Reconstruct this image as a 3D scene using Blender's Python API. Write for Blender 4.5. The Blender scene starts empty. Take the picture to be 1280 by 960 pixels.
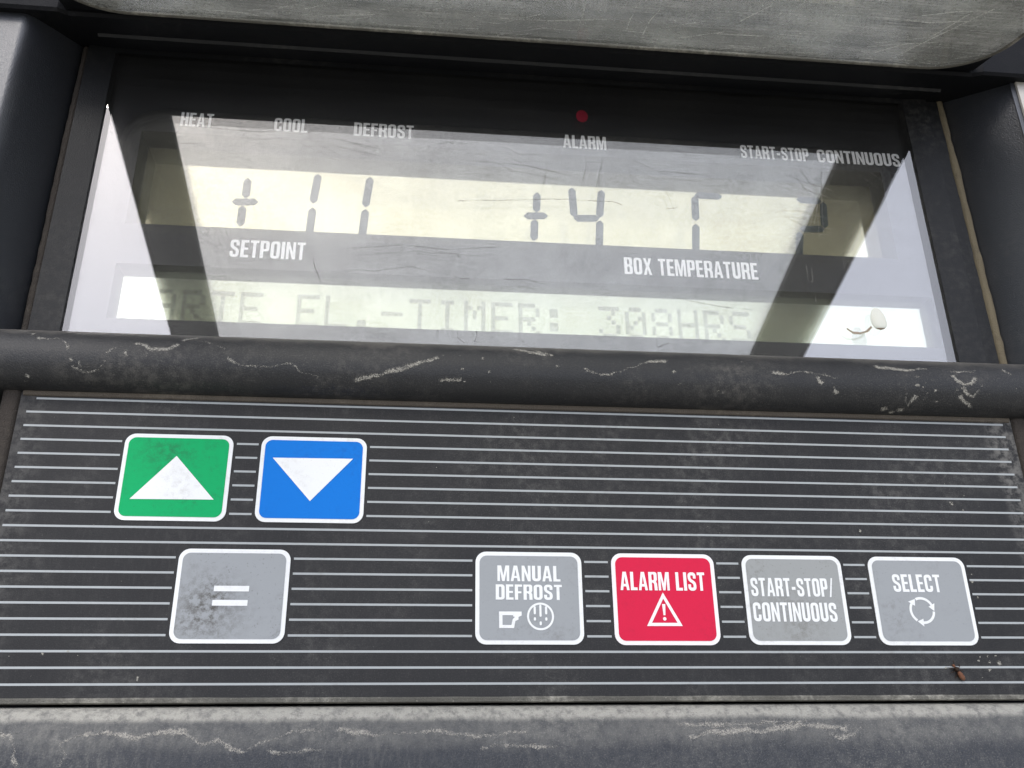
import bpy, bmesh, math, random
from mathutils import Vector, Matrix
from mathutils.geometry import tessellate_polygon
import json

S = bpy.context.scene
COL = S.collection
MM = 0.001                    # the panel is modelled in millimetres: X right, Y up the panel, Z out of it
TILT = 17.0                   # the panel leans back this many degrees from upright
HEIGHT = 1.40                 # metres above the ground
ROT = Matrix.Rotation(math.radians(90 - TILT), 4, 'X')
BASE = Vector((0, 0, HEIGHT))

# ---------------------------------------------------------------- camera
CAM_POS = (-24.026, -85.665, 218.248)
CAM_AXES = ((0.994409, -0.011469, 0.104968), (0.030559, -0.920285, -0.390053), (0.101074, 0.39108, -0.91479))
cam_data = bpy.data.cameras.new('camera')
cam_data.sensor_width = 36.0
cam_data.lens = 1150.0 / 1280.0 * 36.0
cam_data.clip_start = 0.005
cam_data.clip_end = 2000.0
cam = bpy.data.objects.new('camera', cam_data)
COL.objects.link(cam)
_m = Matrix(((CAM_AXES[0][0], -CAM_AXES[1][0], -CAM_AXES[2][0], 0), (CAM_AXES[0][1], -CAM_AXES[1][1], -CAM_AXES[2][1], 0),
             (CAM_AXES[0][2], -CAM_AXES[1][2], -CAM_AXES[2][2], 0), (0, 0, 0, 1)))
cam.matrix_world = Matrix.Translation(BASE + (ROT.to_3x3() @ Vector(CAM_POS)) * MM) @ ROT @ _m
S.camera = cam

# ---------------------------------------------------------------- sky, sun, exposure
SUN_ELEV, SUN_AZ = 58.0, 215.0        # degrees; azimuth from +Y clockwise
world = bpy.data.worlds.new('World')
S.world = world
world.use_nodes = True
wn, wl = world.node_tree.nodes, world.node_tree.links
wn.clear()
sky = wn.new('ShaderNodeTexSky')
sky.sky_type = 'NISHITA'
sky.sun_disc = False
sky.sun_elevation = math.radians(SUN_ELEV)
sky.sun_rotation = math.radians(SUN_AZ)
sky.air_density = 1.0
sky.dust_density = 2.5
geo = wn.new('ShaderNodeTexCoord')
sep = wn.new('ShaderNodeSeparateXYZ')
wl.new(geo.outputs['Generated'], sep.inputs[0])
# cloud-like glow added to the sky, brightest where the display window mirrors it
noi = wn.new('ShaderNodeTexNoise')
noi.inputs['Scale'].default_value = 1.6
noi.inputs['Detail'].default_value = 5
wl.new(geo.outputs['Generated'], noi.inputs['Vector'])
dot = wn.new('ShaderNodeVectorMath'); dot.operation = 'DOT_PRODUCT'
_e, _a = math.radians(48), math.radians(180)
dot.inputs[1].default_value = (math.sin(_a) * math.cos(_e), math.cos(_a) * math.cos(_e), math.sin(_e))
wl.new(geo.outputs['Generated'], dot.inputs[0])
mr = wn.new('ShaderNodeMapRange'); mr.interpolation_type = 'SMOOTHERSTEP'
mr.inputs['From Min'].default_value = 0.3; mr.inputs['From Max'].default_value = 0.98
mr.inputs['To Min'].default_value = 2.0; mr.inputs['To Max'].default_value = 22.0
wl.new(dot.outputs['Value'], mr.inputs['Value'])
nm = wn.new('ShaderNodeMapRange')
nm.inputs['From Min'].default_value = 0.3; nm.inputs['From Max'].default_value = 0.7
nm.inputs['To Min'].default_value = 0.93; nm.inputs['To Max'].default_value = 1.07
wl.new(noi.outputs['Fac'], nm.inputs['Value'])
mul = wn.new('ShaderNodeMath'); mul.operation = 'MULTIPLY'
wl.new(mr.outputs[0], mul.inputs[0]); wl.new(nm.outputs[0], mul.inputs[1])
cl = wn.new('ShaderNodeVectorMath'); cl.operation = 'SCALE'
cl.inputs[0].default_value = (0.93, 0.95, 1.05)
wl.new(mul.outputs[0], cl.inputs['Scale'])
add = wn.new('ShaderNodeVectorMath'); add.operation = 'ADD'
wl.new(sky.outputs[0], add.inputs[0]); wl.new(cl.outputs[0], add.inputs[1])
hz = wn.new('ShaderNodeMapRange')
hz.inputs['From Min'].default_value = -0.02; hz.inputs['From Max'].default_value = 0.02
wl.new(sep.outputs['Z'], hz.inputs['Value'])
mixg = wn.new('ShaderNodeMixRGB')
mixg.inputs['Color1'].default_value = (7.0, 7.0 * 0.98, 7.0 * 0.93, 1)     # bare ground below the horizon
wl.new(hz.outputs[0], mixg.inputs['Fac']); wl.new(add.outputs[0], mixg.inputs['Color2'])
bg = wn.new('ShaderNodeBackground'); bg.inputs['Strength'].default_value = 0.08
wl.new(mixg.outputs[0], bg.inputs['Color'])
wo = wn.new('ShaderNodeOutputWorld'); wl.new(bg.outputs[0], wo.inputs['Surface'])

sd = bpy.data.lights.new('sun', 'SUN')
sd.energy = 1.0
sd.angle = math.radians(14)
sd.color = (1.0, 0.96, 0.9)
sun = bpy.data.objects.new('sun', sd)
COL.objects.link(sun)
_e, _a = math.radians(SUN_ELEV), math.radians(SUN_AZ)
_dir = Vector((math.sin(_a) * math.cos(_e), math.cos(_a) * math.cos(_e), math.sin(_e)))
sun.rotation_euler = _dir.to_track_quat('Z', 'Y').to_euler()
sun.location = (0, -2, 5)

S.view_settings.view_transform = 'Standard'
S.view_settings.look = 'None'
S.view_settings.exposure = 0.0
S.view_settings.gamma = 1.0
S.render.engine = 'CYCLES'
S.cycles.max_bounces = 14
S.cycles.transparent_max_bounces = 24
S.cycles.glossy_bounces = 8
S.cycles.caustics_reflective = True
S.render.resolution_x, S.render.resolution_y = 1024, 768

# ---------------------------------------------------------------- materials
class NT:
    def __init__(self, name):
        self.m = bpy.data.materials.new(name); self.m.use_nodes = True
        self.n, self.l = self.m.node_tree.nodes, self.m.node_tree.links
        self.n.clear()
        self.out = self.n.new('ShaderNodeOutputMaterial')
        tc = self.n.new('ShaderNodeTexCoord'); self.obj = tc.outputs['Object']
    def new(self, t): return self.n.new(t)
    def link(self, a, b): self.l.new(a, b)
    def noise(self, scale, detail=6, rough=0.6, stretch=(1, 1, 1), rot=0.0, dist=0.0, loc=(0, 0, 0)):
        mp = self.new('ShaderNodeMapping'); mp.inputs['Scale'].default_value = stretch
        mp.inputs['Rotation'].default_value = rot if isinstance(rot, tuple) else (0, 0, rot); mp.inputs['Location'].default_value = loc
        self.link(self.obj, mp.inputs['Vector'])
        t = self.new('ShaderNodeTexNoise')
        t.inputs['Scale'].default_value = scale; t.inputs['Detail'].default_value = detail
        t.inputs['Roughness'].default_value = rough; t.inputs['Distortion'].default_value = dist
        self.link(mp.outputs[0], t.inputs['Vector'])
        return t.outputs['Fac']
    def ramp(self, v, a, b, lo=0.0, hi=1.0, smooth=True):
        r = self.new('ShaderNodeMapRange')
        if smooth: r.interpolation_type = 'SMOOTHSTEP'
        for k, x in (('From Min', a), ('From Max', b), ('To Min', lo), ('To Max', hi)): r.inputs[k].default_value = x
        self.link(v, r.inputs['Value']); return r.outputs[0]
    def math(self, op, a, b=None):
        m = self.new('ShaderNodeMath'); m.operation = op; m.use_clamp = op in ('ADD',) and False
        for i, x in enumerate((a, b)):
            if x is None: continue
            if isinstance(x, (int, float)): m.inputs[i].default_value = x
            else: self.link(x, m.inputs[i])
        return m.outputs[0]
    def mixc(self, f, a, b):
        m = self.new('ShaderNodeMixRGB')
        for i, x in ((0, f), (1, a), (2, b)):
            if isinstance(x, (int, float)): m.inputs[i].default_value = x
            elif isinstance(x, tuple): m.inputs[i].default_value = (x[0], x[1], x[2], 1)
            else: self.link(x, m.inputs[i])
        return m.outputs[0]
    def axis(self, k):
        s = self.new('ShaderNodeSeparateXYZ'); self.link(self.obj, s.inputs[0]); return s.outputs[k]
    def bsdf(self, color, rough, bump=None, bump_d=0.0002, spec=0.5, metallic=0.0, coat=0.0, coat_r=0.1):
        p = self.new('ShaderNodeBsdfPrincipled')
        def s(n, x):
            if isinstance(x, tuple): p.inputs[n].default_value = (x[0], x[1], x[2], 1)
            elif isinstance(x, (int, float)): p.inputs[n].default_value = x
            else: self.link(x, p.inputs[n])
        s('Base Color', color); s('Roughness', rough); s('Specular IOR Level', spec); s('Metallic', metallic)
        s('Coat Weight', coat); s('Coat Roughness', coat_r)
        if bump is not None:
            b = self.new('ShaderNodeBump'); b.inputs['Distance'].default_value = bump_d; b.inputs['Strength'].default_value = 1
            self.link(bump, b.inputs['Height']); self.link(b.outputs[0], p.inputs['Normal'])
        return p
    def done(self, shader):
        self.link(shader, self.out.inputs['Surface']); return self.m

MUD = (0.42, 0.40, 0.35)

def plastic(name, base=(0.016, 0.017, 0.020), rough=0.42, dust=0.25, film=0.08, grain=0.00012, dust_col=(0.23, 0.22, 0.20), brushed=0.0, edge=None, spec=0.5, edgex=(), fleck=0.25):
    t = NT(name)
    big = t.noise(28, 5, 0.65)
    fine = t.noise(420, 6, 0.7)
    specks = t.noise(1500, 3, 0.6)
    d = t.math('MULTIPLY', t.ramp(big, 0.42, 0.72), t.ramp(fine, 0.40, 0.70))
    d = t.math('MULTIPLY', d, dust)
    d = t.math('ADD', d, t.math('MULTIPLY', t.ramp(specks, 0.66, 0.74), dust * 0.6))
    d = t.math('ADD', d, t.math('MULTIPLY', big, film))
    if edge:                                   # settled dirt along a ledge: (y0, y1, strength)
        for (y0, y1, st) in edge:
            y = t.axis('Y')
            jit = t.math('MULTIPLY', t.math('SUBTRACT', t.noise(90, 5, 0.7), 0.5), abs(y1 - y0) * 1.2 * MM)
            yy = t.math('ADD', y, jit)
            g = t.ramp(yy, y0 * MM, y1 * MM, 0, 1)
            g = t.math('MULTIPLY', g, t.ramp(fine, 0.30, 0.58, 0.45, 1.0))
            d = t.math('ADD', d, t.math('MULTIPLY', g, st))
    for (x0, x1, st) in edgex:
        g = t.ramp(t.math('ADD', t.axis('X'), t.math('MULTIPLY', t.math('SUBTRACT', big, 0.5), 0.012)), x0 * MM, x1 * MM, 0, 1)
        d = t.math('ADD', d, t.math('MULTIPLY', t.math('MULTIPLY', g, t.ramp(fine, 0.38, 0.62)), st))
    d = t.math('ADD', d, t.math('MULTIPLY', t.math('MULTIPLY', t.ramp(t.noise(3400, 2, 0.5), 0.5, 0.75), t.ramp(t.noise(14, 4, 0.6), 0.35, 0.7, 0.3, 1.0)), fleck * dust))
    if brushed:
        b1 = t.noise(1000, 4, 0.7, (1, 0.25, 1), 0.75)
        d = t.math('ADD', d, t.math('MULTIPLY', t.math('MULTIPLY', t.ramp(b1, 0.46, 0.70), t.ramp(t.noise(20, 4, 0.6, loc=(3, 1, 0)), 0.35, 0.65, 0.25, 1.0)), brushed))
    d = t.math('MINIMUM', d, 1.0)
    col = t.mixc(d, base, dust_col)
    r = t.ramp(d, 0, 0.6, rough, 0.85, False)
    bmp = t.noise(2600, 3, 0.6)
    return t.done(t.bsdf(col, r, bmp, grain, spec).outputs[0])

def paint(name, col, dirt=0.25, dirt_col=(0.10, 0.095, 0.085), rough=0.42, smear=0.25, seed=0.0, soot=(0, 0, 1, 0)):
    t = NT(name)
    a = t.noise(60, 6, 0.7, loc=(seed, seed, 0)); b = t.noise(650, 5, 0.75); c = t.noise(1700, 2, 0.5)
    d = t.math('MULTIPLY', t.ramp(a, 0.45, 0.75), t.ramp(b, 0.42, 0.68))
    d = t.math('MULTIPLY', d, dirt)
    d = t.math('ADD', d, t.math('MULTIPLY', t.ramp(c, 0.64, 0.74), dirt * 0.35))
    d = t.math('ADD', d, t.math('MULTIPLY', a, smear * 0.12))
    if soot[3] > 0:                            # grubby thumb mark
        vm = t.new('ShaderNodeVectorMath'); vm.operation = 'DISTANCE'
        vm.inputs[1].default_value = (soot[0] * MM, soot[1] * MM, 0.0003)
        t.link(t.obj, vm.inputs[0])
        g = t.ramp(vm.outputs['Value'], 0, soot[2] * MM, 1, 0)
        g = t.math('MULTIPLY', g, t.ramp(b, 0.36, 0.66))
        d = t.math('ADD', d, t.math('MULTIPLY', g, soot[3]))
    d = t.math('MINIMUM', d, 1.0)
    return t.done(t.bsdf(t.mixc(d, col, dirt_col), rough, t.noise(1200, 3), 0.00004, 0.14).outputs[0])

def clear_pane(name, f0, dust, dust_col, rough=0.0, streak=None, tint=(1, 1, 1), lucent=0.5, blotch=0.5, slant=False, scratch=None):
    """a clear plastic sheet: Schlick reflection, straight-through light, a film of dirt"""
    t = NT(name)
    lw = t.new('ShaderNodeLayerWeight'); lw.inputs['Blend'].default_value = 0.5
    f = t.math('ADD', t.math('MULTIPLY', t.math('POWER', lw.outputs['Facing'], 5.0), 1 - f0), f0)
    tr = t.new('ShaderNodeBsdfTransparent'); tr.inputs['Color'].default_value = (tint[0], tint[1], tint[2], 1)
    gl = t.new('ShaderNodeBsdfGlossy'); gl.inputs['Roughness'].default_value = rough
    gl.inputs['Color'].default_value = (1, 1, 1, 1)
    m1 = t.new('ShaderNodeMixShader')
    t.link(f, m1.inputs[0]); t.link(tr.outputs[0], m1.inputs[1]); t.link(gl.outputs[0], m1.inputs[2])
    di = t.new('ShaderNodeBsdfDiffuse'); di.inputs['Color'].default_value = (*dust_col, 1)
    if scratch:
        c = t.mixc(t.ramp(t.noise(22, 6, 0.7, (1, 1, 2.2), (0, 0.3, 0)), 0.35, 0.68), tuple(x * 0.42 for x in dust_col), dust_col)
        for sc, st, ro, lo, hi, amt in scratch:
            n = t.noise(sc, 5, 0.75, st, (0, ro, 0), 0.15)
            c = t.mixc(t.math('MULTIPLY', t.ramp(n, lo, hi), amt), c, (0.95, 0.95, 0.93))
        c = t.mixc(t.math('MULTIPLY', t.ramp(t.noise(900, 4, 0.7), 0.45, 0.7), 0.35), c, tuple(x * 0.5 for x in dust_col))
        t.link(c, di.inputs['Color'])
    tl = t.new('ShaderNodeBsdfTranslucent'); tl.inputs['Color'].default_value = (*dust_col, 1)
    m2 = t.new('ShaderNodeMixShader'); m2.inputs[0].default_value = lucent
    t.link(di.outputs[0], m2.inputs[1]); t.link(tl.outputs[0], m2.inputs[2])
    a = t.noise(35, 6, 0.65); b = t.noise(700, 5, 0.75)
    dd = t.math('ADD', t.math('MULTIPLY', t.math('MULTIPLY', t.ramp(a, 0.3, 0.75), t.ramp(b, 0.3, 0.7)), dust * blotch * 2), dust * (1 - blotch))
    dd = t.math('ADD', dd, t.math('MULTIPLY', t.ramp(t.noise(1300, 2, 0.5), 0.70, 0.76), dust * 2.0))
    if streak:
        for sc, st, rot, amt in streak:
            n = t.noise(sc, 4, 0.7, stretch=st, rot=rot, dist=0.3)
            dd = t.math('ADD', dd, t.math('MULTIPLY', t.ramp(n, 0.50, 0.72), amt))
    dd = t.math('MINIMUM', dd, 0.97)
    if slant:                                  # a layer of dust hides more when looked at along it
        cosv = t.math('MAXIMUM', t.math('SUBTRACT', 1.0, lw.outputs['Facing']), 0.15)
        dd = t.math('SUBTRACT', 1.0, t.math('POWER', t.math('SUBTRACT', 1.0, dd), t.math('POWER', t.math('DIVIDE', 0.62, cosv), 1.6)))
    m3 = t.new('ShaderNodeMixShader')
    t.link(dd, m3.inputs[0]); t.link(m1.outputs[0], m3.inputs[1]); t.link(m2.outputs[0], m3.inputs[2])
    return t.done(m3.outputs[0])

def film(name, col, lo, hi, scale=900, amax=0.9):
    """dried mud or water scale: a broken deposit with gaps in it"""
    t = NT(name)
    n = t.noise(scale, 5, 0.75)
    tr = t.new('ShaderNodeBsdfTransparent')
    p = t.bsdf(t.mixc(t.noise(500, 3), tuple(c * 0.75 for c in col), tuple(min(1, c * 1.2) for c in col)), 0.9, t.noise(1500, 3), 0.0001, 0.2)
    m = t.new('ShaderNodeMixShader')
    at = t.new('ShaderNodeAttribute'); at.attribute_name = 'deposit'
    k = t.math('ADD', n, t.math('MULTIPLY', t.math('SUBTRACT', at.outputs['Fac'], 1.0), 0.22))
    t.link(t.ramp(k, lo, hi, 0, amax), m.inputs[0]); t.link(tr.outputs[0], m.inputs[1]); t.link(p.outputs[0], m.inputs[2])
    return t.done(m.outputs[0])

M = {}
M['bezel'] = plastic('black_bezel_plastic', (0.022, 0.025, 0.032), 0.33, 0.10, 0.03, spec=1.0)
M['hood'] = plastic('black_hood_plastic', (0.005, 0.0055, 0.007), 0.6, 0.04, 0.006, spec=0.12)
M['frame'] = plastic('black_window_frame', (0.007, 0.0078, 0.0095), 0.5, 0.14, 0.02, spec=0.3)
M['bar'] = plastic('black_bar_plastic', (0.010, 0.011, 0.013), 0.44, 0.22, 0.05, fleck=1.0, spec=0.4, edge=[(13.5, 17.5, 0.35)], dust_col=(0.26, 0.24, 0.21))
M['rim'] = plastic('black_rim_plastic', (0.028, 0.032, 0.041), 0.46, 0.18, 0.02, 0.0004, fleck=1.6, brushed=0.12, dust_col=(0.40, 0.385, 0.34), edge=[(-75.0, -73.4, 0.72), (-82.0, -77.5, 0.22)])
M['keypad'] = plastic('black_keypad_film', (0.0125, 0.0125, 0.0135), 0.38, 0.18, 0.045, 0.00005, dust_col=(0.30, 0.29, 0.27), brushed=0.03, spec=0.2, edgex=((127.5, 132.0, 0.35), (-110, -118, 0.12)), fleck=0.7)
M['stripe'] = paint('pale_grey_ink', (0.38, 0.40, 0.405), 0.5, (0.2, 0.19, 0.17))
M['white'] = paint('white_ink', (0.79, 0.80, 0.795), 0.45, (0.35, 0.32, 0.28))
M['white_red'] = paint('white_ink_on_red', (0.84, 0.80, 0.81), 0.15, (0.45, 0.3, 0.3))
M['green'] = paint('green_ink', (0.0, 0.36, 0.115), 0.6, (0.02, 0.10, 0.05), soot=(-85, -13, 9, 0.5))
M['blue'] = paint('blue_ink', (0.0, 0.165, 0.60), 0.45, (0.01, 0.08, 0.35), seed=2.0)
M['red'] = paint('red_ink', (0.62, 0.012, 0.055), 0.30, (0.25, 0.02, 0.04), seed=3.0)
M['grey'] = paint('grey_ink', (0.31, 0.325, 0.335), 0.45, (0.12, 0.11, 0.10), seed=1.0)
M['grey_worn'] = paint('worn_grey_ink', (0.31, 0.32, 0.315), 0.9, (0.13, 0.12, 0.10), seed=4.0, soot=(70, -52, 10, 0.45))
M['grey_equals'] = paint('grubby_grey_ink', (0.31, 0.325, 0.335), 0.9, (0.10, 0.095, 0.085), seed=5.0, soot=(-69.5, -50.5, 13, 0.7))
M['wintext'] = paint('white_window_print', (0.85, 0.85, 0.85), 0.05)
M['mask'] = plastic('black_window_print', (0.010, 0.0105, 0.012), 0.35, 0.05, 0.01, 0.00001)
M['well'] = plastic('black_display_well', (0.012, 0.013, 0.012), 0.6, 0.05, 0.01)
M['pane'] = clear_pane('dusty_clear_window', 0.15, 0.019, (0.42, 0.41, 0.40), 0.0, streak=[(26, (0.5, 6, 1), 0.05, 0.02)], lucent=0.35)
M['lidpane'] = clear_pane('scratched_lid_window', 0.05, 0.25, (0.70, 0.73, 0.70), 0.04, tint=(0.985, 0.985, 0.955),
lucent=0.02, blotch=0.5, slant=True, scratch=[(30, (1.2, 1, 16), 0.02, 0.44, 0.60, 0.5), (26, (1.2, 1, 22), 0.75, 0.54, 0.60, 0.9), (34, (1.2, 1, 26), 0.45, 0.55, 0.61, 0.8), (70, (1.0, 1, 30), -0.15, 0.52, 0.62, 0.5)])
M['mud'] = film('dried_mud', MUD, 0.36, 0.56, 3000, 0.75)
M['mud_thick'] = film('thick_dried_mud', (0.46, 0.435, 0.385), 0.35, 0.57, 2600, 0.68)
M['scuff'] = film('white_scuff', (0.75, 0.75, 0.72), 0.34, 0.55, 2500, 0.8)
M['scale'] = film('dried_water_scale', (0.26, 0.25, 0.23), 0.38, 0.58, 1600, 0.5)
M['gasket'] = plastic('tan_foam_gasket', (0.20, 0.165, 0.105), 0.85, 0.5, 0.2, 0.0004, dust_col=(0.09, 0.075, 0.05))
M['gasket_dark'] = plastic('brown_foam_gasket', (0.030, 0.024, 0.020), 0.85, 0.35, 0.1, 0.0004, dust_col=(0.13, 0.11, 0.085))
M['strip'] = plastic('brown_dusty_seam', (0.075, 0.062, 0.048), 0.85, 0.5, 0.2, 0.0003, dust_col=(0.20, 0.17, 0.13))
M['strip_pale'] = plastic('grey_dusty_seam', (0.06, 0.058, 0.05), 0.85, 0.9, 0.25, 0.0003, dust_col=(0.42, 0.40, 0.34))

def lcd_mat(name, col, metal, rough, spec):
    t = NT(name)
    c = t.mixc(t.math('MULTIPLY', t.ramp(t.noise(70, 5, 0.7), 0.40, 0.75), 0.35), col, tuple(x * y for x, y in zip(col, (0.86, 0.80, 0.66))))
    return t.done(t.bsdf(c, rough, None, 0, spec, metal, coat=1.0, coat_r=0.02).outputs[0])
M['lcd_up'] = lcd_mat('cream_lcd', (0.74,0.71,0.49), 0.80, 0.1, 0.5)
M['lcd_lo'] = lcd_mat('pale_green_lcd', (0.64,0.68,0.52), 0.80, 0.1, 0.5)
t = NT('lcd_segment'); M['seg'] = t.done(t.bsdf((0.030, 0.045, 0.050), 0.25, None, 0, 0.5, 0.0, coat=0.35, coat_r=0.02).outputs[0])
def ghost(name, col, a):
    t = NT(name)
    tr = t.new('ShaderNodeBsdfTransparent')
    p = t.bsdf(col, 0.25, None, 0, 0.5)
    m = t.new('ShaderNodeMixShader'); m.inputs[0].default_value = a
    t.link(tr.outputs[0], m.inputs[1]); t.link(p.outputs[0], m.inputs[2]); return t.done(m.outputs[0])
M['pixel'] = ghost('lcd_dot', (0.03, 0.05, 0.05), 0.22)
t = NT('red_lamp_lens'); p = t.bsdf((0.30, 0.006, 0.03), 0.3)
p.inputs['Emission Color'].default_value = (0.8, 0.01, 0.08, 1); p.inputs['Emission Strength'].default_value = 0.015
M['led'] = t.done(p.outputs[0])
M['resin'] = paint('dried_resin', (0.72, 0.69, 0.61), 0.6, (0.22, 0.17, 0.11), 0.3)
_rt = M['resin'].node_tree; _tr = _rt.nodes.new('ShaderNodeBsdfTransparent'); _mx = _rt.nodes.new('ShaderNodeMixShader'); _mx.inputs[0].default_value = 0.6
_o = [n for n in _rt.nodes if n.type == 'OUTPUT_MATERIAL'][0]; _src = _o.inputs['Surface'].links[0].from_socket
_rt.links.new(_tr.outputs[0], _mx.inputs[1]); _rt.links.new(_src, _mx.inputs[2]); _rt.links.new(_mx.outputs[0], _o.inputs['Surface'])
M['resin_dark'] = paint('dried_resin_rim', (0.34, 0.28, 0.21), 0.6, (0.08, 0.06, 0.04), 0.4)
M['bug'] = paint('brown_husk', (0.16, 0.07, 0.04), 0.6, (0.35, 0.24, 0.16), 0.5)
M['bug_dark'] = paint('dark_husk', (0.03, 0.018, 0.012), 0.5, (0.15, 0.09, 0.06), 0.5)
M['wall'] = paint('pale_trailer_paint', (0.50, 0.48, 0.44), 0.4, (0.25, 0.23, 0.2), 0.5)

# ---------------------------------------------------------------- mesh helpers
def link(name, bm, mats, parent=None, label=None, smooth=False):
    me = bpy.data.meshes.new(name)
    bmesh.ops.recalc_face_normals(bm, faces=bm.faces[:]) if smooth == 'recalc' else None
    bm.to_mesh(me); bm.free()
    for v in me.vertices: v.co *= MM
    for m in (mats if isinstance(mats, (list, tuple)) else [mats]): me.materials.append(m)
    if smooth:
        for p in me.polygons: p.use_smooth = True
    o = bpy.data.objects.new(name, me)
    COL.objects.link(o)
    if parent: o.parent = parent
    if label: o['label'] = label
    return o

def thing(name, label, cat, loc=(0, 0, 0)):
    o = bpy.data.objects.new(name, None)
    o.empty_display_size = 0.02
    COL.objects.link(o)
    o.matrix_world = Matrix.Translation(BASE + (ROT.to_3x3() @ Vector(loc)) * MM) @ ROT
    o['label'] = label; o['category'] = cat
    return o

def place(o, label, cat, loc=(0, 0, 0)):
    o.matrix_world = Matrix.Translation(BASE + (ROT.to_3x3() @ Vector(loc)) * MM) @ ROT
    o['label'] = label; o['category'] = cat
    return o

def box(bm, a, b, mi=0):
    x0, y0, z0 = a; x1, y1, z1 = b
    v = [bm.verts.new(p) for p in ((x0, y0, z0), (x1, y0, z0), (x1, y1, z0), (x0, y1, z0), (x0, y0, z1), (x1, y0, z1), (x1, y1, z1), (x0, y1, z1))]
    for q in ((3, 2, 1, 0), (4, 5, 6, 7), (0, 1, 5, 4), (1, 2, 6, 5), (2, 3, 7, 6), (3, 0, 4, 7)):
        bm.faces.new([v[i] for i in q]).material_index = mi

def flat(bm, polys, z, mi=0, thick=0.0):
    """an outline with holes (first polygon is the outline) as a flat sheet, or a slab when thick > 0"""
    vs = [[Vector((x, y, 0)) for x, y in p] for p in polys]
    tris = tessellate_polygon(vs)
    fl = [p for poly in polys for p in poly]
    top = [bm.verts.new((x, y, z)) for x, y in fl]
    for tr in tris:
        a, b, c = (Vector(fl[i]) for i in tr)
        if abs((b - a).cross(c - a)) < 1e-9: continue
        tr2 = tr if (b - a).cross(c - a) > 0 else tr[::-1]
        try: bm.faces.new([top[i] for i in tr2]).material_index = mi
        except ValueError: pass
    if thick > 0:
        bot = [bm.verts.new((x, y, z - thick)) for x, y in fl]
        k = 0
        for p in polys:
            n = len(p)
            for i in range(n):
                j = (i + 1) % n
                try: bm.faces.new([top[k + i], bot[k + i], bot[k + j], top[k + j]]).material_index = mi
                except ValueError: pass
            k += n

def rrect(x0, y0, x1, y1, r, n=7, ccw=True):
    out = []
    for cx, cy, a0 in ((x1 - r, y1 - r, 0), (x0 + r, y1 - r, 90), (x0 + r, y0 + r, 180), (x1 - r, y0 + r, 270)):
        for i in range(n + 1):
            a = math.radians(a0 + 90 * i / n)
            out.append((cx + r * math.cos(a), cy + r * math.sin(a)))
    return out if ccw else out[::-1]

def stroke(path, t, r=0.0, closed=False, n=5):
    """one closed outline round a polyline drawn with a pen of width t (corners rounded by r)"""
    P = [Vector(p) for p in path]
    Q = [P[0]]
    for i in range(1, len(P) - 1):
        a, b = (P[i - 1] - P[i]), (P[i + 1] - P[i])
        rr = min(r, a.length * 0.49, b.length * 0.49)
        if rr < 1e-5: Q.append(P[i]); continue
        p0, p1 = P[i] + a.normalized() * rr, P[i] + b.normalized() * rr
        for k in range(n + 1):
            u = k / n
            Q.append((1 - u) ** 2 * p0 + 2 * u * (1 - u) * P[i] + u * u * p1)
    Q.append(P[-1])
    L, R = [], []
    for i, q in enumerate(Q):
        d0 = (q - Q[i - 1]).normalized() if i else None
        d1 = (Q[i + 1] - q).normalized() if i < len(Q) - 1 else None
        d = ((d0 or d1) + (d1 or d0)).normalized()
        nrm = Vector((-d.y, d.x))
        k = t / 2 / max(0.4, nrm.dot(Vector((-(d1 or d0).y, (d1 or d0).x))))
        L.append(tuple(q + nrm * k)); R.append(tuple(q - nrm * k))
    return R + L[::-1]

def arc(cx, cy, r, a0, a1, n=24):
    return [(cx + r * math.cos(math.radians(a0 + (a1 - a0) * i / n)), cy + r * math.sin(math.radians(a0 + (a1 - a0) * i / n))) for i in range(n + 1)]

def ring(cx, cy, r, t, n=40):
    return [arc(cx, cy, r + t / 2, 0, 360 * (n - 1) / n, n - 1), arc(cx, cy, r - t / 2, 0, 360 * (n - 1) / n, n - 1)]

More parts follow.
